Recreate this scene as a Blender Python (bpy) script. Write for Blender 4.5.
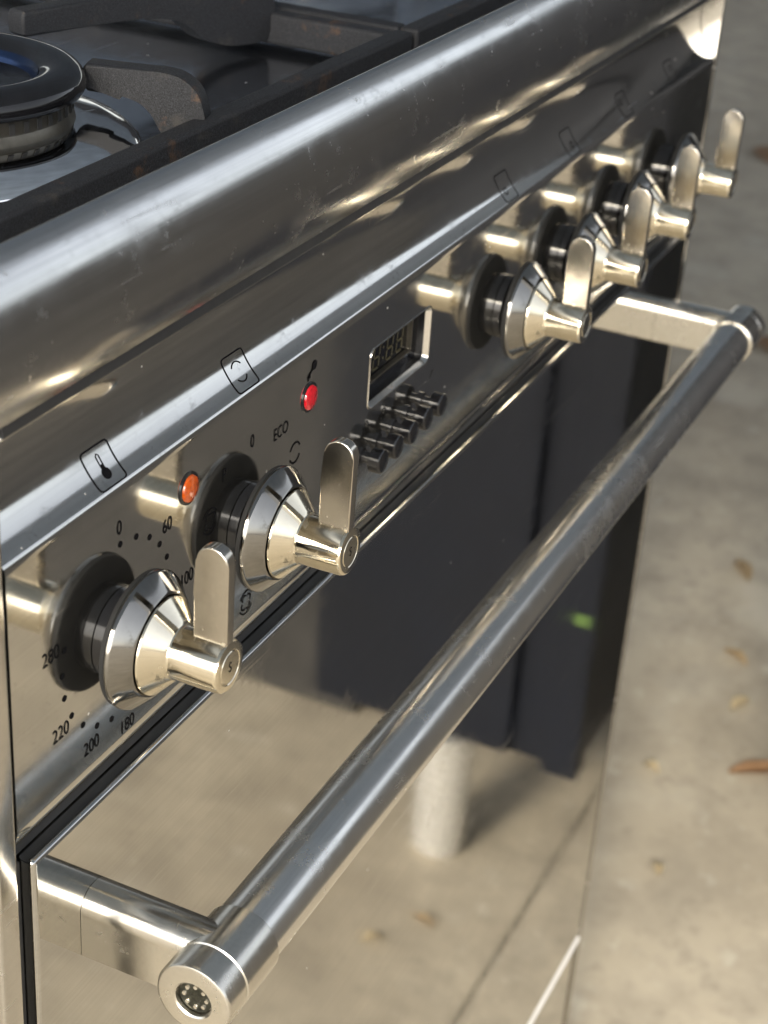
import bpy, bmesh, math, random
from mathutils import Matrix, Vector
random.seed(7)
for o in list(bpy.data.objects): bpy.data.objects.remove(o)
scene = bpy.context.scene
C = scene.collection
R = math.radians

# ------------------------------------------------------------------ camera
cam_d = bpy.data.cameras.new('camera'); cam = bpy.data.objects.new('camera', cam_d); C.objects.link(cam)
scene.camera = cam
right = Vector((0.42942, -0.90087, 0.06348)); down = Vector((-0.40944, -0.25685, -0.87543)); fwd = Vector((0.80496, 0.34994, -0.47915))
m = Matrix((right, -down, -fwd)).transposed().to_4x4()
m.translation = Vector((-0.28264, -0.21797, 0.30354))
cam.matrix_world = m
cam_d.sensor_fit = 'VERTICAL'; cam_d.sensor_height = 24; cam_d.sensor_width = 18
cam_d.lens = 1746.3 / 1024 * 24
cam_d.clip_start = 0.01; cam_d.clip_end = 500
cam_d.dof.use_dof = True; cam_d.dof.focus_distance = 0.50; cam_d.dof.aperture_fstop = 13.0

# ------------------------------------------------------------------ light
SUN = Vector((-0.80, -0.21, 0.50)).normalized()          # direction towards the sun
w = bpy.data.worlds.new('World'); scene.world = w; w.use_nodes = True
nt = w.node_tree; bg = nt.nodes['Background']
sky = nt.nodes.new('ShaderNodeTexSky'); sky.sky_type = 'NISHITA'; sky.sun_disc = False
sky.sun_elevation = math.asin(SUN.z); sky.sun_rotation = math.atan2(SUN.x, SUN.y)
sky.air_density = 1.0; sky.dust_density = 3.0; sky.ozone_density = 1.0
hs = nt.nodes.new('ShaderNodeHueSaturation'); hs.inputs['Saturation'].default_value = 0.32      # thin haze: a pale sky
nt.links.new(sky.outputs[0], hs.inputs['Color']); nt.links.new(hs.outputs[0], bg.inputs[0]); bg.inputs[1].default_value = 0.12
sd = bpy.data.lights.new('sun', 'SUN'); sun = bpy.data.objects.new('sun', sd); C.objects.link(sun)
sd.energy = 1.5; sd.angle = R(12); sd.color = (1.0, 0.90, 0.72)
sun.rotation_euler = SUN.to_track_quat('Z', 'Y').to_euler(); sun.location = (-3, -1, 4)
vs = scene.view_settings
vs.view_transform = 'Standard'; vs.look = 'None'; vs.gamma = 1.0; vs.use_curve_mapping = False
vs.exposure = 1.80

# ------------------------------------------------------------------ materials
def mat(name):
    m = bpy.data.materials.new(name); m.use_nodes = True
    return m, m.node_tree, m.node_tree.nodes['Principled BSDF']
def N(nt, typ, **kw):
    n = nt.nodes.new(typ)
    for k, v in kw.items():
        if k in n.inputs: n.inputs[k].default_value = v
        else: setattr(n, k, v)
    return n
def coords(nt, scale=(1, 1, 1)):
    tc = N(nt, 'ShaderNodeTexCoord'); mp = N(nt, 'ShaderNodeMapping')
    mp.inputs['Scale'].default_value = scale
    nt.links.new(tc.outputs['Object'], mp.inputs['Vector']); return mp.outputs['Vector']
def noise(nt, vec, scale, detail=3, rough=.55):
    n = N(nt, 'ShaderNodeTexNoise', Scale=scale, Detail=detail, Roughness=rough)
    nt.links.new(vec, n.inputs['Vector']); return n.outputs['Fac']
def ramp(nt, fac, stops):
    r = N(nt, 'ShaderNodeValToRGB'); e = r.color_ramp.elements
    while len(e) < len(stops): e.new(.5)
    for i, (p, c) in enumerate(stops):
        e[i].position = p; e[i].color = c if len(c) == 4 else (*c, 1)
    nt.links.new(fac, r.inputs['Fac']); return r.outputs['Color']
def mixc(nt, fac, a, b, mode='MIX'):
    x = N(nt, 'ShaderNodeMix', data_type='RGBA', blend_type=mode)
    if isinstance(fac, (int, float)): x.inputs[0].default_value = fac
    else: nt.links.new(fac, x.inputs[0])
    for sock, v in ((x.inputs[6], a), (x.inputs[7], b)):
        if isinstance(v, tuple): sock.default_value = (*v, 1)
        else: nt.links.new(v, sock)
    return x.outputs[2]
def maprange(nt, v, a, b, c, d):
    n = N(nt, 'ShaderNodeMapRange'); nt.links.new(v, n.inputs[0])
    for i, q in enumerate((a, b, c, d)): n.inputs[i + 1].default_value = q
    return n.outputs[0]
def bump(nt, h, strength, dist):
    b = N(nt, 'ShaderNodeBump', Strength=strength, Distance=dist); nt.links.new(h, b.inputs['Height']); return b.outputs['Normal']

def steel(name, base, r0, r1, brush=.15, metal=1.0, bdist=.00002, specks=.0, grain=(6, 900, 900), wave=0.0, aniso=0.0, streak=.35):
    m, nt, p = mat(name)
    p.inputs['Metallic'].default_value = metal
    v = coords(nt); vb = coords(nt, grain)
    br = noise(nt, vb, 1.0, 2, .6)
    sm = noise(nt, v, 26, 4, .6)
    sm2 = noise(nt, v, 120, 3, .6)
    col = mixc(nt, maprange(nt, sm, .35, .75, 0, 1), base, tuple(c * .86 for c in base))
    col = mixc(nt, maprange(nt, br, .3, .7, 0, streak), col, tuple(c * .74 for c in base))
    rough = N(nt, 'ShaderNodeMath', operation='ADD')
    nt.links.new(maprange(nt, sm, .35, .72, r0, r1), rough.inputs[0])
    nt.links.new(maprange(nt, sm2, .5, .8, 0, .05), rough.inputs[1])
    sc = N(nt, 'ShaderNodeTexNoise', Scale=1.0, Detail=1.0, Roughness=.5)          # wipe marks and hair scratches
    vr = N(nt, 'ShaderNodeMapping'); vr.inputs['Rotation'].default_value = (.5, .6, .4); vr.inputs['Scale'].default_value = (18, 420, 420)
    nt.links.new(v, vr.inputs['Vector']); nt.links.new(vr.outputs[0], sc.inputs['Vector'])
    msk = noise(nt, v, 14, 2, .5)
    mm = N(nt, 'ShaderNodeMath', operation='MULTIPLY')
    nt.links.new(maprange(nt, sc.outputs['Fac'], .66, .72, 0, 1), mm.inputs[0]); nt.links.new(maprange(nt, msk, .5, .62, 0, .16), mm.inputs[1])
    sm3 = noise(nt, v, 42, 5, .7)
    ad = N(nt, 'ShaderNodeMath', operation='ADD'); nt.links.new(mm.outputs[0], ad.inputs[0]); nt.links.new(maprange(nt, sm3, .56, .70, 0, .07), ad.inputs[1])
    rr0 = N(nt, 'ShaderNodeMath', operation='ADD'); nt.links.new(rough.outputs[0], rr0.inputs[0]); nt.links.new(ad.outputs[0], rr0.inputs[1]); rough = rr0
    if specks:
        vo = N(nt, 'ShaderNodeTexVoronoi', Scale=210.0); nt.links.new(v, vo.inputs['Vector'])
        pick = N(nt, 'ShaderNodeSeparateColor'); nt.links.new(vo.outputs['Color'], pick.inputs[0])
        a = maprange(nt, vo.outputs['Distance'], .05, .12, 1, 0)
        b = maprange(nt, pick.outputs[0], 1 - specks, 1 - specks + .02, 0, 1)
        mul = N(nt, 'ShaderNodeMath', operation='MULTIPLY'); nt.links.new(a, mul.inputs[0]); nt.links.new(b, mul.inputs[1])
        col = mixc(nt, mul.outputs[0], col, (.62, .60, .55))
        inv = maprange(nt, mul.outputs[0], 0, 1, metal, .35); nt.links.new(inv, p.inputs['Metallic'])
        r2 = N(nt, 'ShaderNodeMath', operation='ADD'); nt.links.new(rough.outputs[0], r2.inputs[0])
        nt.links.new(maprange(nt, mul.outputs[0], 0, 1, 0, .5), r2.inputs[1]); rough = r2
    nt.links.new(col, p.inputs['Base Color']); nt.links.new(rough.outputs[0], p.inputs['Roughness'])
    nrm = bump(nt, br, brush, bdist)
    if wave:
        wv = noise(nt, v, 9, 1, .4)
        b2 = N(nt, 'ShaderNodeBump', Strength=1.0, Distance=wave)
        nt.links.new(wv, b2.inputs['Height']); nt.links.new(nrm, b2.inputs['Normal']); nrm = b2.outputs['Normal']
    nt.links.new(nrm, p.inputs['Normal'])
    if aniso: p.inputs['Anisotropic'].default_value = aniso
    return m
def grime(m, amount=.7, scale=170, tint=(.05, .045, .035)):
    nt = m.node_tree; p = nt.nodes['Principled BSDF']; v = coords(nt)
    a = noise(nt, v, scale, 5, .75); b = noise(nt, v, 60, 2, .5)
    mu = N(nt, 'ShaderNodeMath', operation='MULTIPLY')
    nt.links.new(maprange(nt, a, .55, .66, 0, amount), mu.inputs[0]); nt.links.new(maprange(nt, b, .48, .60, 0, 1), mu.inputs[1])
    old = p.inputs['Base Color'].links[0].from_socket
    nt.links.new(mixc(nt, mu.outputs[0], old, tint), p.inputs['Base Color'])
    ro = p.inputs['Roughness'].links[0].from_socket; ad = N(nt, 'ShaderNodeMath', operation='ADD')
    nt.links.new(ro, ad.inputs[0]); nt.links.new(maprange(nt, mu.outputs[0], 0, 1, 0, .35), ad.inputs[1]); nt.links.new(ad.outputs[0], p.inputs['Roughness'])
def plain(name, base, rough, metal=0.0, nscale=60, namp=.25, bstr=0.0, bdist=.0003, spec=.5, coat=0.0):
    m, nt, p = mat(name)
    v = coords(nt); n = noise(nt, v, nscale, 4, .6)
    nt.links.new(mixc(nt, maprange(nt, n, .3, .75, 0, 1), base, tuple(c * (1 - namp) for c in base)), p.inputs['Base Color'])
    nt.links.new(maprange(nt, n, .3, .7, max(0, rough - .06), rough + .06), p.inputs['Roughness'])
    p.inputs['Metallic'].default_value = metal; p.inputs['Specular IOR Level'].default_value = spec
    p.inputs['Coat Weight'].default_value = coat
    if bstr: nt.links.new(bump(nt, n, bstr, bdist), p.inputs['Normal'])
    return m

M = {}
M['panel'] = steel('panel_steel', (.56, .55, .52), .06, .11, .10, metal=.985, specks=.06, streak=.5)
M['door'] = steel('door_steel', (.57, .56, .53), .02, .07, .06, specks=.02, streak=.5)
M['nose'] = steel('bullnose_steel', (.56, .555, .54), .15, .21, .3, specks=.008, streak=.7)
M['plate'] = steel('side_plate_steel', (.62, .60, .56), .12, .22, .2)
M['hob'] = steel('hob_steel', (.60, .62, .66), .12, .22, .2, specks=.05)
M['tube'] = steel('handle_steel', (.80, .78, .73), .19, .28, .35, bdist=.00003, grain=(8, 1500, 1500))
M['cap'] = steel('end_cap_steel', (.70, .67, .60), .16, .26, .3, grain=(900, 900, 900))
M['nickel'] = steel('knob_nickel', (.78, .71, .56), .07, .15, .1, grain=(300, 300, 300))
M['bezel'] = steel('bezel_nickel', (.27, .26, .24), .06, .13, .1, grain=(300, 300, 300))
M['paddle'] = steel('lever_nickel', (.58, .54, .47), .12, .24, .2, grain=(400, 400, 400))
M['chrome'] = steel('burner_chrome', (.72, .72, .72), .04, .09, .1, grain=(200, 200, 200))
M['alu'] = plain('burner_aluminium', (.13, .12, .10), .38, .9, 150, .5, .3, .0003)
M['enamel'] = plain('burner_enamel', (.006, .006, .007), .09, 0, 200, .3, .08, .0001, spec=.4)
M['blue'] = plain('heat_blued_rim', (.02, .04, .10), .2, .8, 120, .5)
M['blackgloss'] = plain('black_plastic', (.010, .010, .011), .16, 0, 90, .3)
M['button'] = plain('button_plastic', (.006, .006, .007), .14, 0, 140, .3)
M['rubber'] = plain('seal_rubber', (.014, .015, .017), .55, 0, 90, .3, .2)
M['void'] = plain('cavity_black', (.004, .004, .004), .8, 0, 40, .3)
M['ink'] = plain('print_ink', (.005, .005, .006), .8, 0, 300, .4, spec=.05)
M['screen'] = plain('display_glass', (.006, .006, .007), .06, 0, 60, .2)
M['segment'] = plain('unlit_segment', (.055, .048, .022), .5, 0, 60, .2)
M['navy'] = plain('navy_paint', (.005, .007, .013), .5, 0, 9, .35, .1, .0006, spec=.3)
M['legsteel'] = steel('leg_steel', (.78, .77, .74), .24, .30, .05, metal=.62, aniso=.8, grain=(900, 900, 6))
M['brown'] = plain('dark_board', (.034, .032, .030), .75, 0, 12, .5, .2, .002)
M['roofm'] = plain('roof_sheet', (.40, .54, .82), .6, 0, 3, .3)  # blue so the added slab mirrors like dim sky in the hob
M['greentag'] = plain('green_plastic', (.09, .16, .035), .5, 0, 90, .4)
M['trim'] = plain('pale_trim', (.72, .71, .70), .4, 0, 40, .1)
M['torx'] = plain('screw_dark', (.045, .045, .032), .4, .7, 900, .9, .6, .0004)

for q in ('nickel', 'bezel', 'cap'): grime(M[q])
grime(M['panel'], .35, 300, (.20, .19, .17)); grime(M['nose'], .3, 240, (.22, .21, .19)); grime(M['tube'], .12, 260, (.2, .19, .17))
def lens_mat(name, base):
    m, nt, p = mat(name)
    v = coords(nt); n = noise(nt, v, 600, 2)
    nt.links.new(mixc(nt, maprange(nt, n, .3, .7, 0, 1), base, tuple(c * .6 for c in base)), p.inputs['Base Color'])
    p.inputs['Roughness'].default_value = .12; p.inputs['Transmission Weight'].default_value = .25
    p.inputs['Coat Weight'].default_value = .5
    nt.links.new(bump(nt, n, .4, .0004), p.inputs['Normal']); return m
M['orange'] = lens_mat('orange_lens', (.55, .085, .005)); M['red'] = lens_mat('red_lens', (.62, .008, .02))

def cast_iron():
    m, nt, p = mat('cast_iron')
    v = coords(nt); g = noise(nt, v, 2400, 2, .7); big = noise(nt, v, 70, 4, .65); rs = noise(nt, v, 55, 5, .7)
    col = ramp(nt, g, [(.35, (.006, .006, .007)), (.62, (.017, .018, .021)), (.80, (.050, .052, .058))])
    col = mixc(nt, maprange(nt, big, .58, .70, 0, .6), col, (.045, .040, .034))
    col = mixc(nt, maprange(nt, rs, .60, .70, 0, .8), col, (.10, .052, .024))
    nt.links.new(col, p.inputs['Base Color'])
    nt.links.new(maprange(nt, g, .3, .7, .72, .5), p.inputs['Roughness']); p.inputs['Specular IOR Level'].default_value = .35
    nt.links.new(bump(nt, g, .35, .0004), p.inputs['Normal']); return m
M['iron'] = cast_iron()

def concrete():
    m, nt, p = mat('concrete')
    v = coords(nt); a = noise(nt, v, 2.2, 6, .6); b = noise(nt, v, 14, 5, .65); c = noise(nt, v, 90, 4, .7); d = noise(nt, v, 5.5, 3, .5)
    col = ramp(nt, a, [(.3, (.30, .258, .195)), (.55, (.40, .352, .272)), (.75, (.47, .42, .33))])
    col = mixc(nt, maprange(nt, b, .42, .68, 0, .75), col, (.24, .21, .165))
    e = noise(nt, v, 32, 3, .6); col = mixc(nt, maprange(nt, e, .60, .70, 0, .4), col, (.20, .175, .14)); col = mixc(nt, maprange(nt, e, .28, .38, .35, 0), col, (.55, .52, .44))
    col = mixc(nt, maprange(nt, d, .6, .72, 0, .5), col, (.50, .46, .38))
    col = mixc(nt, maprange(nt, c, .62, .75, 0, .6), col, (.20, .175, .135))
    nt.links.new(col, p.inputs['Base Color']); p.inputs['Roughness'].default_value = .75
    nt.links.new(bump(nt, c, .3, .002), p.inputs['Normal']); return m
M['concrete'] = concrete()
def leaf_mat(name, base):
    m, nt, p = mat(name); v = coords(nt); n = noise(nt, v, 160, 4)
    nt.links.new(mixc(nt, n, base, tuple(c * .45 for c in base)), p.inputs['Base Color'])
    p.inputs['Roughness'].default_value = .6; return m
M['leaf_brown'] = leaf_mat('dry_leaf', (.50, .30, .16)); M['leaf_tan'] = leaf_mat('tan_leaf', (.66, .50, .30))
M['leaf_pale'] = leaf_mat('pale_leaf', (.78, .66, .44))

# ------------------------------------------------------------------ helpers
def tag(o, label=None, cat=None, group=None, kind=None):
    for k, v in (('label', label), ('category', cat), ('group', group), ('kind', kind)):
        if v: o[k] = v
    return o
def empty(name, loc=(0, 0, 0), parent=None):
    o = bpy.data.objects.new(name, None); C.objects.link(o); o.location = loc; o.empty_display_size = .02
    if parent: o.parent = parent
    return o
def obj(name, bm, mt, parent=None, loc=None, smooth=35):
    me = bpy.data.meshes.new(name)
    if isinstance(bm, bmesh.types.BMesh):
        bmesh.ops.recalc_face_normals(bm, faces=bm.faces[:]); bm.to_mesh(me); bm.free()
    else: me = bm
    if smooth:
        me.polygons.foreach_set('use_smooth', [True] * len(me.polygons))
        me.set_sharp_from_angle(angle=R(smooth))
    me.materials.clear(); me.materials.append(M[mt] if isinstance(mt, str) else mt)
    o = bpy.data.objects.new(name, me); C.objects.link(o)
    if smooth:
        wn = o.modifiers.new('weighted_normal', 'WEIGHTED_NORMAL'); wn.keep_sharp = True; wn.weight = 100
    if parent: o.parent = parent
    if loc: o.location = loc
    return o
def box(x0, x1, y0, y1, z0, z1, bev=0, seg=2, bm=None):
    b = bmesh.new()
    bmesh.ops.create_cube(b, size=1, matrix=Matrix.Translation(((x0 + x1) / 2, (y0 + y1) / 2, (z0 + z1) / 2)) @ Matrix.Diagonal((x1 - x0, y1 - y0, z1 - z0, 1)))
    if bev: bmesh.ops.bevel(b, geom=b.edges[:], offset=bev, segments=seg, profile=.5, affect='EDGES')
    if bm is None: return b
    join(bm, b); return bm
def join(bm, b):
    me = bpy.data.meshes.new('tmp'); b.to_mesh(me); b.free(); bm.from_mesh(me); bpy.data.meshes.remove(me)
def lathe(profile, axis='-Y', n=64, center=(0, 0, 0)):
    """profile: list of (radius, along); closed ends where radius is 0"""
    bm = bmesh.new(); rings = []
    for r, t in profile:
        ring = []
        for i in range(n if r > 1e-7 else 1):
            a = 2 * math.pi * i / n; u, v = r * math.cos(a), r * math.sin(a)
            if axis == '-Y': p = (u, -t, v)
            elif axis == 'X': p = (t, u, v)
            elif axis == 'Z': p = (u, v, t)
            ring.append(bm.verts.new(Vector(p) + Vector(center)))
        rings.append(ring)
    for a, b in zip(rings, rings[1:]):
        if len(a) == 1 and len(b) == 1: continue
        for i in range(n):
            j = (i + 1) % n
            if len(a) == 1: bm.faces.new((a[0], b[i], b[j]))
            elif len(b) == 1: bm.faces.new((a[i], a[j], b[0]))
            else: bm.faces.new((a[i], a[j], b[j], b[i]))
    return bm
def extrude_x(prof, x0, x1, closed=True):
    """prof: list of (y, z); swept along x"""
    bm = bmesh.new()
    A = [bm.verts.new((x0, y, z)) for y, z in prof]; B = [bm.verts.new((x1, y, z)) for y, z in prof]
    k = len(prof)
    for i in range(k if closed else k - 1):
        j = (i + 1) % k; bm.faces.new((A[i], A[j], B[j], B[i]))
    if closed: bm.faces.new(A); bm.faces.new(B)
    return bm
def smooth_curve(pts, n=8):
    out = []
    P = [pts[0]] + list(pts) + [pts[-1]]
    for i in range(1, len(P) - 2):
        for k in range(n):
            t = k / n; q = []
            for d in range(len(pts[0])):
                a, b, c, e = P[i - 1][d], P[i][d], P[i + 1][d], P[i + 2][d]
                q.append(.5 * (2 * b + (c - a) * t + (2 * a - 5 * b + 4 * c - e) * t * t + (3 * b - a - 3 * c + e) * t ** 3))
            out.append(tuple(q))
    out.append(tuple(pts[-1])); return out
def plate_poly(pts, frame, thick, bev=.0):
    """polygon in a local (s, z) plane; frame maps (s, t, z) -> world; extruded +-thick/2 in t"""
    bm = bmesh.new()
    A = [bm.verts.new(frame(s, -thick / 2, z)) for s, z in pts]; B = [bm.verts.new(frame(s, thick / 2, z)) for s, z in pts]
    k = len(pts)
    sides = [bm.faces.new((A[i], A[(i + 1) % k], B[(i + 1) % k], B[i])) for i in range(k)]
    fa = bm.faces.new(A); fb = bm.faces.new(B)
    if bev:
        ed = list(set(fa.edges[:] + fb.edges[:]))
        bmesh.ops.bevel(bm, geom=ed, offset=bev, segments=3, profile=.5, affect='EDGES')
    return bm

# ------------------------------------------------------------------ the setting
ZF = -0.770
# two pours of concrete with a joint between them (joint at y = -0.13, parallel to the cooker front)
def slab(name, y0, y1):
    b = bmesh.new(); vs = [b.verts.new(p) for p in ((-60, y0, ZF), (60, y0, ZF), (60, y1, ZF), (-60, y1, ZF))]
    b.faces.new(vs); return b
g = tag(obj('ground', slab('', -60, -.133), 'concrete', smooth=0), kind='structure')
g2 = tag(obj('floor', slab('', -.130, 60), 'concrete', smooth=0), kind='structure')
j = bmesh.new(); j.faces.new([j.verts.new(p) for p in ((-60, -.14, ZF - .004), (60, -.14, ZF - .004), (60, -.12, ZF - .004), (-60, -.12, ZF - .004))])
obj('expansion_joint', j, 'void', g2, smooth=0)
# added slab out of view: shades the far floor and hides sky from the steel
tag(obj('roof', box(-2.2, 18, -2.0, 12, 1.60, 1.66), 'roofm', smooth=0), kind='structure')

# ------------------------------------------------------------------ the cooker
cooker = tag(empty('gas_cooker', (.3, .3, ZF)), 'stainless steel freestanding gas cooker with lever knobs and a tubular door handle', 'cooker')
def part(name, bm, mt, parent=None, smooth=35):
    """mesh given in world coordinates, parented below the cooker"""
    o = obj(name, bm, mt, None, None, smooth); p = parent or cooker
    base = Vector((.3, .3, ZF)) if p is cooker else p['_w']
    base = Vector(base); o.parent = p; o.location = -base
    o['_w'] = (0.0, 0.0, 0.0); return o
def group_part(name, loc):
    o = empty(name, Vector(loc) - Vector((.3, .3, ZF)), cooker); o['_w'] = tuple(loc); return o

X0, X1 = .0008, .5960
# carcass: side plates, back, inner cavity
part('side_plate', box(-.0085, -.0002, -.0005, .56, -.70, .1300, .0012), 'plate')
part('side_plate', box(.5970, .6002, -.0005, .56, -.70, .1300, .0006), 'plate')
part('carcass', box(.0002, .5965, .0410, .55, -.6995, .1250), 'void')
part('plinth', box(.01, .59, .03, .5, ZF + .0006, -.7005), 'void')
# control panel (flat face, crease, hollow cove above it, rolled lower edge)
Rc = .0278; yc, zc = .0102 - Rc, .1135
cove = []
a0 = math.asin((.0925 - zc) / Rc); a1 = math.asin((.1268 - zc) / Rc)
for i in range(29):
    a = a0 + (a1 - a0) * i / 28; cove.append((yc + Rc * math.cos(a), zc + Rc * math.sin(a)))
front = [(.0050, .0066), (.0040, .0064), (.0030, .0067), (.0021, .0076), (.0013, .0090), (.0005, .0112), (.0001, .0130), (0, .0142)]
flat = [(0, .0882)]
rf = .0040; th = math.asin((zc - .0925) / Rc)
for i in range(1, 9):
    a = th * i / 8 * .98
    flat.append((rf * (1 - math.cos(a)), .0895 + rf * math.sin(a)))
flat[0] = (0, .0895)
dy0 = flat[-1][0] - (yc + Rc * math.cos(th)); dz0 = flat[-1][1] - .0925
cove = [(y + dy0 * (1 - i / 28), z + dz0 * (1 - i / 28)) for i, (y, z) in enumerate(cove)][1:]
prof = front + flat + cove
prof2 = prof + [(.0128, .1268), (.0128, .0066)]
panel = part('control_panel', extrude_x(prof2, X0, X1), 'panel', smooth=28)
# points along the cove by arc length from the crease
path = flat[4:] + cove
def on_cove(x, v, off=.00012):
    s = 0
    for (ya, za), (yb, zb) in zip(path, path[1:]):
        L = math.hypot(yb - ya, zb - za)
        if s + L >= v:
            t = (v - s) / L; ny, nz = -(zb - za) / L, (yb - ya) / L
            return (x, ya + (yb - ya) * t + ny * off, za + (zb - za) * t + nz * off)
        s += L
    return (x, *path[-1])
# rolled front edge of the hob
part('joint_seal', box(.0002, .5965, -.0016, .0128, .1262, .1299), 'rubber')  # dark strip standing in for the shadowed gap under the rolled edge
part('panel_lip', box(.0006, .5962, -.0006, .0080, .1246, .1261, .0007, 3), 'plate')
NR, NY, NZ = .0340, .0275, .1459                                  # convex front: normals from 50 to 118 degrees off vertical
nose = [(.0120, .1345), (-.0004, .1312), (-.0016, .1301)]
for i in range(33):
    a = R(118 - 68 * i / 32); nose.append((NY - NR * math.sin(a), NZ + NR * math.cos(a)))
yt, zt = nose[-1]
for i in range(1, 9):
    a = R(50 - 140 * i / 8); nose.append((yt + .0018 * (math.sin(R(50)) - math.sin(a)), zt + .0018 * (math.cos(a) - math.cos(R(50)))))
nose += [(nose[-1][0], .1390), (.0120, .1390)]
nose = [p for i, p in enumerate(nose) if i == 0 or math.dist(p, nose[i - 1]) > 1e-6]
part('hob_front_edge', extrude_x(nose, -.0095, .6010), 'nose', smooth=40)
part('hob_plate', box(-.0085, .6000, .0136, .55, .1260, .1400, .001), 'hob')

# ---- printing on the panel
def text_mesh(body, size, font_scale_x=1.0):
    cu = bpy.data.curves.new('t', 'FONT'); cu.body = body; cu.size = size; cu.align_x = 'CENTER'; cu.align_y = 'CENTER'
    cu.offset = -size * .002
    to = bpy.data.objects.new('t', cu); C.objects.link(to)
    dg = bpy.context.evaluated_depsgraph_get(); me = bpy.data.meshes.new_from_object(to.evaluated_get(dg))
    bpy.data.objects.remove(to); bpy.data.curves.remove(cu)
    for v in me.vertices: v.co = Vector((v.co.x * font_scale_x, 0, v.co.y))
    return me
def print_on(name, me, x, z, mt='ink', off=.00015):
    for v in me.vertices: v.co += Vector((x, -off, z))
    o = obj(name, me, mt, None, None, 0); o.parent = panel; return o
def stroke(pts, wd, closed=False):
    """flat ribbon in the (x, z) plane"""
    bm = bmesh.new(); k = len(pts); L, Rr = [], []
    for i, p in enumerate(pts):
        a = Vector(pts[(i - 1) % k] if closed or i else p); b = Vector(pts[(i + 1) % k] if closed or i < k - 1 else p)
        d = (b - a).normalized(); n = Vector((-d.y, d.x)) * wd / 2
        L.append((p[0] + n.x, p[1] + n.y)); Rr.append((p[0] - n.x, p[1] - n.y))
    A = [bm.verts.new((x, 0, z)) for x, z in L]; B = [bm.verts.new((x, 0, z)) for x, z in Rr]
    for i in range(k if closed else k - 1):
        jn = (i + 1) % k; bm.faces.new((A[i], A[jn], B[jn], B[i]))
    return bm
def disc2(r, n=20, cx=0, cz=0, sx=1, sz=1):
    bm = bmesh.new(); bm.faces.new([bm.verts.new((cx + sx * r * math.cos(2 * math.pi * i / n), 0, cz + sz * r * math.sin(2 * math.pi * i / n))) for i in range(n)]); return bm
def to_me(bm):
    me = bpy.data.meshes.new('p'); bm.to_mesh(me); bm.free(); return me
def arc(cx, cz, r, a0, a1, n=14, sx=1, sz=1):
    return [(cx + sx * r * math.cos(R(a0 + (a1 - a0) * i / n)), cz + sz * r * math.sin(R(a0 + (a1 - a0) * i / n))) for i in range(n + 1)]
KZ = .0492; KX = [.0476, .1176, .3218, .3922, .4627, .5333]
cx, cz, rd = .0482, .0486, .0263
dot = to_me(disc2(.00092))
for a in (2, 19, 35, 50, 65, 80, -72, -88, -104, -121, -138, -155, -171, 174):
    o = bpy.data.objects.new('dial_dot', dot)
    C.objects.link(o); o.parent = panel; o.location = (cx + rd * math.sin(R(a)), -.00015, cz + rd * math.cos(R(a)))
dot.materials.append(M['ink'])
for s, a, r in (('0', 1, .0312), ('60', 49, .0318), ('100', 92, .0345), ('280', -73, .0322), ('220', -120, .0318), ('200', -154, .0318), ('180', 174, .0325)):
    print_on('numeral', text_mesh(s, .0060, .82), cx + r * math.sin(R(a)), cz + r * math.cos(R(a)))
print_on('letter', text_mesh('P', .0062, .85), .1027, .0712)
print_on('numeral', text_mesh('0', .0060, .8), .1190, .0752)
print_on('letter', text_mesh('ECO', .0058, .8), .1368, .0712)
b = stroke(arc(.1466, .0598, .0034, 25, 155), .0006); join(b, stroke(arc(.1466, .0598, .0034, 205, 335), .0006)); print_on('oven_symbol', to_me(b), 0, 0)
def fan_symbol(x, z, s=1.0):
    b = bmesh.new()
    for k in range(4): join(b, stroke(arc(x + .0018 * s * math.cos(k * 1.57 + .6), z + .0018 * s * math.sin(k * 1.57 + .6), .0012 * s, k * 90 - 60, k * 90 + 130, 8), .0005))
    join(b, stroke(arc(x, z, .0040 * s, 30, 150), .0005)); join(b, stroke(arc(x, z, .0040 * s, 210, 330), .0005))
    print_on('fan_symbol', to_me(b), 0, 0)
fan_symbol(.1180, .0208); fan_symbol(.0950, .0600); fan_symbol(.1440, .0360)
print_on('numeral', text_mesh('3', .0052, .8), .0610, .0196)
# key sign over the red lamp, bell and hand signs over the buttons
b = disc2(.0016, cx=.1572, cz=.0854); join(b, stroke([(.1562, .0846), (.1530, .0826)], .0009)); join(b, stroke([(.1540, .0834), (.1546, .0818)], .0008)); join(b, stroke([(.1531, .0828), (.1536, .0812)], .0008))
print_on('key_symbol', to_me(b), 0, 0)
print_on('bell_symbol', to_me(stroke(arc(.1988, .0466, .0022, 0, 340, 16, .65, 1.2), .0004)), 0, 0)
print_on('hand_symbol', to_me(stroke([(.2512, .0452), (.2530, .0476), (.2538, .0470)], .0004)), 0, 0)
print_on('cooking_symbol', to_me(stroke(arc(.2120, .0470, .0018, 200, 520, 12), .0004)), 0, 0)

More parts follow.
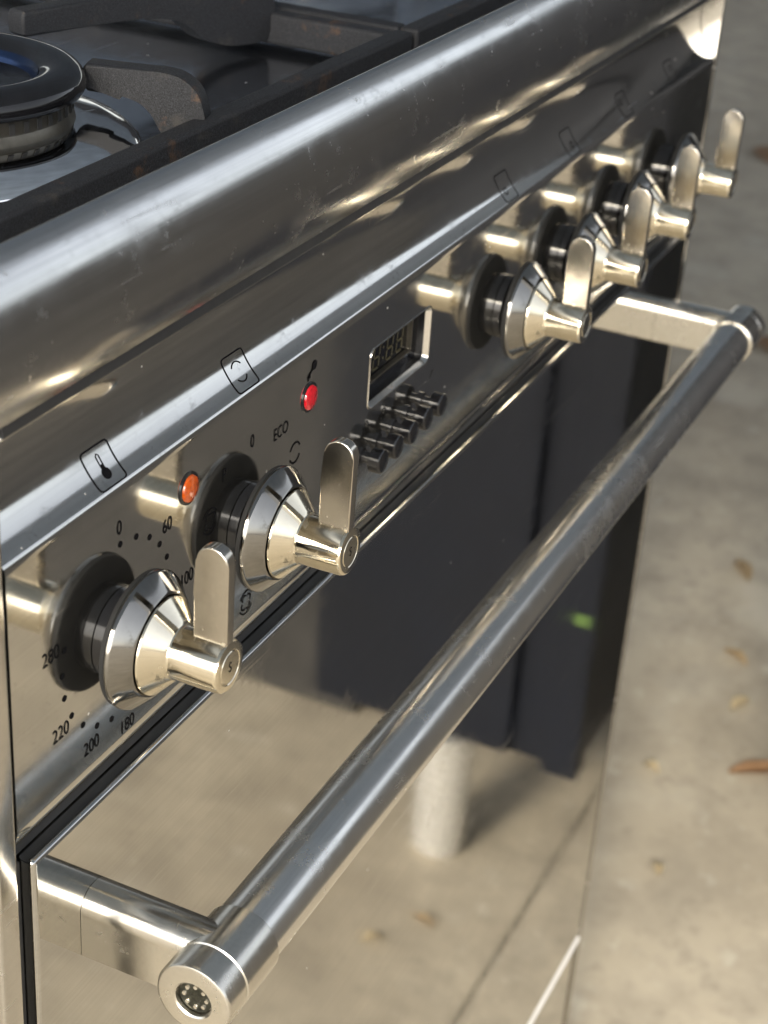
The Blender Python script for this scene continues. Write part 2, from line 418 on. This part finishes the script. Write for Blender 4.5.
# framed pictograms printed in the cove over each knob
def cove_print(name, bm, x, v0):
    bmesh.ops.subdivide_edges(bm, edges=[e for e in bm.edges if e.calc_length() > .0012], cuts=3)
    for vt in bm.verts: vt.co = Vector(on_cove(x + vt.co.x, v0 + vt.co.z))
    o = obj(name, to_me(bm), 'ink', None, None, 0); o.parent = panel; return o
def frame_pts(wd, ht, r):
    P = []
    for qx, qz, a in ((wd / 2 - r, ht / 2 - r, 0), (-wd / 2 + r, ht / 2 - r, 90), (-wd / 2 + r, -ht / 2 + r, 180), (wd / 2 - r, -ht / 2 + r, 270)):
        for k in range(5): P.append((qx + r * math.cos(R(a + 22.5 * k)), qz + r * math.sin(R(a + 22.5 * k))))
    return P
def dense(P, closed=True):
    out = []
    for i in range(len(P) if closed else len(P) - 1):
        a, b2 = P[i], P[(i + 1) % len(P)]; n = max(1, int(math.dist(a, b2) / .0008))
        out += [(a[0] + (b2[0] - a[0]) * t / n, a[1] + (b2[1] - a[1]) * t / n) for t in range(n)]
    return out if closed else out + [P[-1]]
VM = .0070
for i, kx in enumerate(KX):
    fx = kx + .0012
    b = stroke(dense(frame_pts(.0118, .0112, .0012)), .00045, True)
    if i == 0:
        join(b, disc2(.00165, cz=-.0020)); join(b, stroke(dense([(-.0006, -.001), (-.0006, .0030), (0, .0036), (.0006, .0030), (.0006, -.001)], False), .0003)); join(b, stroke([(0, -.002), (0, .0006)], .0009))
    elif i == 1:
        join(b, stroke(arc(0, 0, .0031, 35, 145), .0004)); join(b, stroke(arc(0, 0, .0031, 215, 325), .0004))
    else:
        join(b, stroke(arc((-.0016, .0016, -.0016, .0016)[i - 2], (-.0015, -.0015, .0015, .0015)[i - 2], .0014, 0, 345, 14), .0004))
    cove_print('pictogram', b, fx, VM)

# ---- knobs: black collar, dark bezel, cone with hub, flat upright lever
def knob(kx):
    k = group_part('knob', (kx, 0, KZ))
    o = obj('collar', lathe([(0, .0002), (.0125, .0002), (.0125, .0030), (.0105, .0036), (.0105, .0052), (.0120, .0056), (.0120, .0064)]), 'blackgloss', k)
    o = obj('back_disc', lathe([(.0118, .0060), (.0182, .0061), (.0190, .0066), (.0191, .0078), (.0180, .0084), (0, .0084)]), 'void', k)
    o = obj('bezel', lathe([(.0185, .0081), (.0190, .0080), (.0194, .0083), (.0194, .0089), (.0190, .0096), (.0150, .0134), (.0143, .0138), (.0136, .0137), (.0120, .0125), (.0120, .0086)], n=96), 'bezel', k)
    o = obj('hub', lathe([(.0118, .0120), (.0134, .0137), (.0137, .0141), (.0136, .0146), (.0086, .0191), (.0079, .0196), (.0077, .0202), (.0075, .0332), (.0072, .0340), (.0066, .0343), (.0051, .0343), (.0049, .0341), (.0047, .0341), (.0045, .0343), (0, .0343)], n=96), 'nickel', k)
    # lever: flat blade in the (y, z) plane, thickness along x, flush with the hub's end
    pts = []
    y0, y1, zt = -.0340, -.0246, .0350
    rr = (y1 - y0) / 2
    pts += [(y0, .0005), (y1 + .0006, .0062), (y1 + .0006, .0185), (y1 + .0001, .0198)]
    for q in range(13):
        a = R(180 * q / 12); pts.append(((y0 + y1) / 2 + rr * math.cos(a), zt - rr + rr * math.sin(a)))
    bm = plate_poly(pts, lambda s, t, z: (t, s, z), .0040, .0005)
    o = obj('lever', bm, 'paddle', k, (.0002, 0, 0))
    o = obj('hub_emblem', text_mesh('S', .0042, .8), 'ink', k, (0, -.0344, 0), 0)
    return k
k0 = knob(KX[0])
def copy_tree(o, parent, loc=None):
    c = o.copy(); C.objects.link(c); c.parent = parent
    if loc is not None: c.location = loc
    for ch in list(o.children): copy_tree(ch, c)
    return c
for kx, tw in zip(KX[1:], (.9, -1.2, .6, -.5, 1.4)):
    copy_tree(k0, cooker, Vector((kx, 0, KZ)) - Vector((.3, .3, ZF))).rotation_euler = (0, R(tw), 0)

# ---- indicator lamps
for (x, z, mt, lb) in ((.0832, .0760, 'orange', 'orange oven thermostat lamp'), (.1546, .0755, 'red', 'red indicator lamp')):
    o = obj('indicator_lamp', lathe([(.0041, .0), (.0041, .0005), (.0038, .0010), (.0031, .0013), (.0018, .0015), (0, .0016)], n=32), mt, cooker, Vector((x, -.0001, z)) - Vector((.3, .3, ZF)))
    o['label'] = lb
    obj('lamp_socket', lathe([(.0041, -.0001), (.0049, -.0001), (.0049, .0003), (.0042, .0004)], n=32), 'blackgloss', o)
# ---- clock display: raised frame, recessed black screen, unlit segments
dx0, dx1, dz0, dz1 = .1985, .2478, .0530, .0748
disp = group_part('clock_display', ((dx0 + dx1) / 2, 0, (dz0 + dz1) / 2))
def rrect(wd, ht, r, n=6):
    P = []
    for qx, qz, a in ((wd / 2 - r, ht / 2 - r, 0), (-wd / 2 + r, ht / 2 - r, 90), (-wd / 2 + r, -ht / 2 + r, 180), (wd / 2 - r, -ht / 2 + r, 270)):
        for k in range(n): P.append((qx + r * math.cos(R(a + 90 * k / (n - 1))), qz + r * math.sin(R(a + 90 * k / (n - 1)))))
    return P
def ring(levels, cap=None):
    bm = bmesh.new(); rows = []
    for wd, ht, r, y in levels: rows.append([bm.verts.new((x, y, z)) for x, z in rrect(wd, ht, r)])
    for A, B in zip(rows, rows[1:]):
        for i in range(len(A)): jn = (i + 1) % len(A); bm.faces.new((A[i], A[jn], B[jn], B[i]))
    if cap: bm.faces.new(rows[-1])
    return bm
wd, ht = dx1 - dx0, dz1 - dz0
cut = ring([(wd, ht, .0026, -.02), (wd, ht, .0026, .0052)], cap=True)
cut.faces.new([v for v in cut.verts][:24])
bmesh.ops.recalc_face_normals(cut, faces=cut.faces[:])
cm = bpy.data.meshes.new('cut'); cut.to_mesh(cm); cut.free()
co = bpy.data.objects.new('cut', cm); C.objects.link(co); co.location = ((dx0 + dx1) / 2, 0, (dz0 + dz1) / 2)
pm = panel.copy(); pm.parent = None; pm.location = (0, 0, 0); pm.modifiers.clear(); C.objects.link(pm)
bo = pm.modifiers.new('b', 'BOOLEAN'); bo.object = co; bo.operation = 'DIFFERENCE'; bo.solver = 'EXACT'
bpy.context.view_layer.update()
nm = bpy.data.meshes.new_from_object(pm.evaluated_get(bpy.context.evaluated_depsgraph_get()))
bpy.data.objects.remove(pm); bpy.data.objects.remove(co); bpy.data.meshes.remove(cm)
nm.name = 'control_panel'; nm.set_sharp_from_angle(angle=R(28)); panel.data = nm
obj('frame', ring([(wd + .0006, ht + .0006, .0030, .0001), (wd + .0004, ht + .0004, .0029, -.0003), (wd - .0004, ht - .0004, .0026, -.0002), (wd - .0022, ht - .0022, .0018, .0018)]), 'plate', disp)
obj('recess_wall', ring([(wd - .0021, ht - .0021, .0018, .0017), (wd - .0024, ht - .0024, .0017, .0046)]), 'blackgloss', disp)
obj('screen', ring([(wd - .0001, ht - .0001, .0024, .0050), (wd - .0002, ht - .0002, .0024, .0045)], cap=True), 'screen', disp)
lcd = obj('inner_trim', ring([(wd - .0120, ht - .0090, .0008, .0044), (wd - .0120, ht - .0090, .0008, .0024), (wd - .0132, ht - .0102, .0006, .0024), (wd - .0132, ht - .0102, .0006, .0042)]), 'alu', disp)
lcd.location = (-.0040, 0, .0026)
def seven(x, z, h):
    b = bmesh.new(); w2 = h * .28; sk = h * .06
    S = [((-w2, h / 2), (w2, h / 2)), ((-w2, 0), (w2, 0)), ((-w2, -h / 2), (w2, -h / 2)), ((-w2, 0), (-w2, h / 2)), ((w2, 0), (w2, h / 2)), ((-w2, -h / 2), (-w2, 0)), ((w2, -h / 2), (w2, 0))]
    for p, q in S:
        p, q = Vector(p), Vector(q); d = (q - p) * .1; p, q = p + d, q - d
        join(b, stroke([tuple(p), tuple(q)], h * .09))
    for v in b.verts: v.co.x += x + v.co.z * .12; v.co.z += z
    return b
for qx in (-.0185, -.0105, .0000, .0080):
    obj('digit', seven(qx, .0024, .0080), 'segment', disp, (0, .0042, 0), 0)
b = disc2(.0005, 10, -.0052, .0044); join(b, disc2(.0005, 10, -.0052, .0004)); obj('colon', b, 'segment', disp, (0, .0042, 0), 0)
# ---- five push buttons
for i in range(5):
    x = .1955 + i * .0123; z = .0376 + i * .00035
    bt = group_part('push_button', (x, 0, z))
    obj('stem', lathe([(.0030, -.0002), (.0030, .0010), (.0020, .0012), (.0020, .0046)], n=24), 'blackgloss', bt)
    obj('button_cap', lathe([(.0018, .0044), (.0040, .0044), (.0043, .0047), (.0043, .0082), (.0040, .0086), (.0034, .0088), (0, .0088)], n=40), 'button', bt)

# ---- oven door with its tubular handle
door = part('oven_door', box(.0068, .5945, 0, .040, -.4930, -.0004, .0016, 3), 'door')
part('door_seal', box(.0004, .0066, .0040, .0405, -.6985, -.0010, .0006), 'rubber')
part('door_seal', box(.0004, .5960, .0052, .0405, .0000, .0062, .0006), 'rubber')
part('door_trim', box(.0068, .5945, -.0010, .030, -.4968, -.4934, .0006), 'trim')  # pale strip: brightness of the drawer's top edge put into its colour
part('storage_drawer', box(.0068, .5945, .0012, .040, -.6990, -.4975, .0022, 3), 'door')
HY, HZ, HR = -.0417, -.0385, .0107
hd = group_part('door_handle', (.3, HY, HZ))
ox = -.3
obj('tube', lathe([(HR, .0455 + ox), (HR, .5505 + ox)], 'X', 96), 'tube', hd)
def end(mir):
    f = (lambda x: x) if not mir else (lambda x: .596 - x)
    seq = [(0, .0206), (.0052, .0206), (.0055, .0200), (.0055, .0186), (.0060, .0182), (.0104, .0182), (.0112, .0186), (.0116, .0194), (.0116, .0272), (.0113, .0275), (.0113, .0280), (.0117, .0283), (.0117, .0452), (.0113, .0457), (.0106, .0457)]
    obj('end_sleeve', lathe([(r, f(x) + ox) for r, x in seq], 'X', 96), 'cap', hd)
    o = obj('socket_screw', lathe([(0, f(.0198) + ox), (.0016, f(.0198) + ox), (.0017, f(.0200) + ox), (.0050, f(.0199) + ox), (.0050, f(.0207) + ox)], 'X', 40), 'torx', hd)
    # lobes of the screw recess
    for k in range(8):
        a = 2 * math.pi * k / 8
        obj('screw_lobe', lathe([(0, f(.0194) + ox), (.0006, f(.0195) + ox), (.0008, f(.0200) + ox)], 'X', 10, (0, .0035 * math.cos(a), .0035 * math.sin(a))), 'cap', hd)
    # flat bracket running back to the door: flat sides, rounded upper corners
    xa, xb = sorted((f(.0272), f(.0412))); zb, ztp = -.0494, -.0270; r = .0066
    pr = [(xa, zb + .0008), (xa + .0008, zb), (xb - .0008, zb), (xb, zb + .0008)]
    for k in range(9): a = R(90 * k / 8); pr.append((xb - r + r * math.cos(a), ztp - r + r * math.sin(a)))
    for k in range(9): a = R(90 + 90 * k / 8); pr.append((xa + r + r * math.cos(a), ztp - r + r * math.sin(a)))
    bm = bmesh.new()
    A = [bm.verts.new((x - .3, -.0001 - HY, z - HZ)) for x, z in pr]; B = [bm.verts.new((x - .3, HY + .002 - HY, z - HZ)) for x, z in pr]
    for i in range(len(pr)): jn = (i + 1) % len(pr); bm.faces.new((A[i], A[jn], B[jn], B[i]))
    bm.faces.new(A); bm.faces.new(B)
    obj('bracket', bm, 'cap', hd, smooth=30)
end(False); end(True)

# ---- front left burner
BX, BY, BZ = .118, .104, .1402
bu = group_part('burner', (BX, BY, BZ))
obj('flange', lathe([(.0575, .0002), (.0575, .0040), (.0562, .0074), (.0525, .0102), (.0470, .0120), (.0410, .0130), (.0378, .0136), (0, .0136)], 'Z', 96), 'chrome', bu)
obj('burner_ring', lathe([(.0376, .0134), (.0372, .0150), (.0366, .0164), (.0368, .0168), (.0368, .0207), (.0355, .0210), (0, .0210)], 'Z', 96), 'alu', bu)
b = bmesh.new()
for k in range(48):
    a = 2 * math.pi * k / 48; mt = Matrix.Rotation(a, 4, 'Z')
    t = box(.0362, .0371, -.0009, .0009, .0168, .0200)
    t.transform(mt); join(b, t)
o = obj('flame_slots', b, 'void', bu, smooth=0); o['kind'] = 'stuff'
obj('burner_cap', lathe([(.034, .0208), (.0385, .0209), (.0400, .0217), (.0408, .0232), (.0408, .0248), (.0400, .0268), (.0384, .0284), (.0362, .0294), (.0335, .0297), (.0308, .0291), (.0285, .0280), (.0270, .0266)], 'Z', 96), 'enamel', bu)
obj('blued_rim', lathe([(.0271, .0269), (.0262, .0262), (.0256, .0250), (.0252, .0236)], 'Z', 96), 'blue', bu)
obj('cap_dish', lathe([(.0253, .0238), (.0200, .0228), (.0080, .0224), (.0060, .0240), (.0030, .0252), (0, .0254)], 'Z', 64), 'enamel', bu)
# rear right burner, seen only as a bright flange beyond the pan supports
bu2 = group_part('burner', (.440, .150, BZ))
obj('flange', lathe([(.054, .0002), (.0535, .0016), (.051, .0036), (.046, .0058), (.040, .0082), (.0380, .0125), (0, .0125)], 'Z', 64), 'chrome', bu2)
obj('burner_cap', lathe([(.030, .0125), (.0388, .0140), (.0400, .0200), (.0372, .0240), (0, .0240)], 'Z', 64), 'enamel', bu2)

# ------------------------------------------------------------------ cast iron pan supports (lift off)
def support(label, xa, xb, fingers):
    s = tag(empty('pan_support', ((xa + xb) / 2, .2, .1402)), label, 'pan support')
    base = Vector(((xa + xb) / 2, .2, .1402))
    def p(name, bm):
        o = obj(name, bm, 'iron', s, -base, 40); return o
    zt = .1545; w_ = .0078
    p('bar', box(xa, xb, .0365, .0365 + w_, .1415, zt, .0016, 3))
    p('bar', box(xa, xb, .40, .40 + w_, .1425, zt, .0016, 3))
    p('bar', box(xa, xa + w_, .0445, .3998, .1425, zt - .0004, .0016, 3))
    p('bar', box(xb - w_, xb, .0445, .3998, .1425, zt - .0004, .0016, 3))
    for (sx, sy), (tx, ty), top in fingers:
        d = Vector((tx - sx, ty - sy, 0)); L = d.length; d.normalize(); n = Vector((-d.y, d.x, 0))
        prof = smooth_curve([(-.004, .1500), (-.0036, .1560), (-.0010, .1625), (.0040, top - .0010), (.0100, top)], 5) + [(L - .0012, top + .0004), (L, top - .0010), (L, top - .0068), (L - .0014, top - .0080)] + \
               smooth_curve([(L * .66, top - .0082), (L * .50, top - .0096), (L * .38, top - .0128), (L * .28, .1490), (L * .16, .1450), (0, .1440)], 5)
        p('finger', plate_poly(prof, lambda q, t, z: Vector((sx, sy, 0)) + d * q + n * t + Vector((0, 0, z)), .0078, .0012))
    for fx in (xa + .012, xb - .012):
        for fy in (.0405, .404): p('foot', box(fx - .004, fx + .004, fy - .003, fy + .003, .1403, .1420))
support('black cast iron pan support around the burner with the blued rim', .020, .2985,
        [((.1595, .0445), (.1500, .0765), .1672), ((.2905, .0950), (.1790, .1230), .1695), ((.028, .12), (.075, .115), .167), ((.15, .40), (.143, .37), .167)])
support('black cast iron pan support at the far end of the cooker top', .3025, .5800,
        [((.450, .0445), (.450, .0760), .1672), ((.3105, .130), (.380, .130), .1672), ((.572, .130), (.515, .13), .167)])

# ------------------------------------------------------------------ dark appliance on steel legs opposite the door (seen mirrored in it)
CX0, CX1, CY0, CY1, CZ0, CZ1 = .945, 1.50, -.375, -.115, -.632, .28
cab = tag(empty('steel_leg_cabinet', ((CX0 + CX1) / 2, (CY0 + CY1) / 2, ZF)), 'navy black cabinet on round steel legs mirrored in the oven door', 'cabinet')
cb = Vector(((CX0 + CX1) / 2, (CY0 + CY1) / 2, ZF))
def cp(name, bm, mt, smooth=35): return obj(name, bm, mt, cab, -cb, smooth)
cp('green_tag', box(CX0 - .0075, CX0 - .0062, -.130, -.116, -.478, -.467, .0004), 'greentag')
cp('body', box(CX0, CX1, CY0, CY1, CZ0, CZ1, .003), 'navy')
cp('corner_trim', box(CX0 - .006, CX0 + .02, CY1 - .030, CY1 + .004, CZ0 - .006, CZ1 + .004, .002), 'navy')
cp('door_panel', box(CX0 - .012, CX0 - .0005, CY0 + .006, CY1 - .060, CZ0 + .004, CZ1 - .010, .003), 'navy')
for lx in (CX0 + .006, CX1 - .05):
    for ly in (-.238, ):
        cp('leg', lathe([(0, ZF + .0004), (.0215, ZF + .0004), (.0235, ZF + .003), (.0245, ZF + .012), (.0245, ZF + .030), (.0252, ZF + .031), (.0252, CZ0 - .0002), (0, CZ0 - .0002)], 'Z', 48, (lx, ly, 0)), 'legsteel')

# added unseen dark bench, there to reflect as a dim band in the steel
ben = tag(empty('storage_bench', (1.3, -1.9, ZF)), 'long dark grey storage bench standing next to the navy cabinet, dim in the steel', 'bench')
bp = lambda name, bm, mt: obj(name, bm, mt, ben, (-1.3, 1.9, -ZF))
bp('body', box(1.10, 1.50, -3.30, -.40, ZF + .0005, .29, .004), 'brown')
bp('lid', box(1.085, 1.52, -3.32, -.395, .2905, .33, .006), 'brown')
for k in range(4): bp('front_panel', box(1.090, 1.0995, -3.28 + k * .72, -2.58 + k * .72, ZF + .03, .26, .003), 'brown')

# ------------------------------------------------------------------ fallen leaves on the concrete
def leaf(x, y, L, wd, rz, mt, label, group=None):
    b = bmesh.new(); n = 7; top, mid, bot = [], [], []
    for i in range(n):
        t = i / (n - 1); hw = wd / 2 * math.sin(math.pi * min(1, t * .96 + .02)) ** .8; z = .003 + .004 * math.sin(t * 3) + random.uniform(0, .0015)
        px = (t - .5) * L
        top.append(b.verts.new((px, hw, z + .004))); mid.append(b.verts.new((px, 0, z))); bot.append(b.verts.new((px, -hw, z + .003)))
    for i in range(n - 1):
        b.faces.new((top[i], top[i + 1], mid[i + 1], mid[i])); b.faces.new((mid[i], mid[i + 1], bot[i + 1], bot[i]))
    bmesh.ops.solidify(b, geom=b.faces[:], thickness=.0006)
    zmin = min(v.co.z for v in b.verts)
    for v in b.verts: v.co.z -= zmin
    o = obj('fallen_leaf', b, mt, None, (x, y, ZF + .0003)); o.rotation_euler = (0, 0, rz)
    tag(o, label, 'leaf', group)
leaf(1.222, -.004, .062, .022, -1.0, 'leaf_brown', 'largest orange brown dry leaf lying on the sunlit concrete', 'fallen leaves on the concrete')
G = 'fallen leaves on the concrete'
leaf(1.62, .12, .05, .022, .5, 'leaf_tan', 'long tan leaf at the rim of the dark shadow on the concrete', G)
leaf(1.42, .075, .035, .018, 1.1, 'leaf_tan', 'medium tan leaf on the concrete between the long tan and the straw leaf', G)
leaf(1.33, .045, .030, .016, -.4, 'leaf_pale', 'pale straw leaf on the concrete next beyond the orange brown leaf', G)
leaf(1.50, .235, .030, .02, .2, 'leaf_brown', 'small brown leaf on the concrete close against the cooker side edge', G)
leaf(1.17, .095, .018, .014, 1.3, 'leaf_pale', 'tiny pale leaf crumb on the concrete beside the lower cooker side', G)
leaf(1.02, .04, .016, .010, .3, 'leaf_pale', 'tiny pale leaf crumb on the brightest concrete beside the drawer', G)
leaf(2.35, .27, .09, .05, .9, 'leaf_brown', 'broad brown leaf on the dark shaded concrete beside the far handle end', G)
leaf(3.40, .55, .11, .06, .3, 'leaf_brown', 'broad brown leaf on the shaded concrete level with the end knob', G)
leaf(2.10, .33, .07, .045, 1.9, 'leaf_tan', 'broad tan leaf on the concrete just above the far handle bracket', G)
leaf(.80, -.235, .018, .012, .7, 'leaf_pale', 'pale leaf scrap mirrored in the door below the cabinet leg', 'leaf scraps mirrored in the door')
leaf(.845, -.205, .022, .012, 1.9, 'leaf_tan', 'tan leaf scrap mirrored in the door right of the pale scrap', 'leaf scraps mirrored in the door')

for o in bpy.data.objects:
    if '_w' in o: del o['_w']
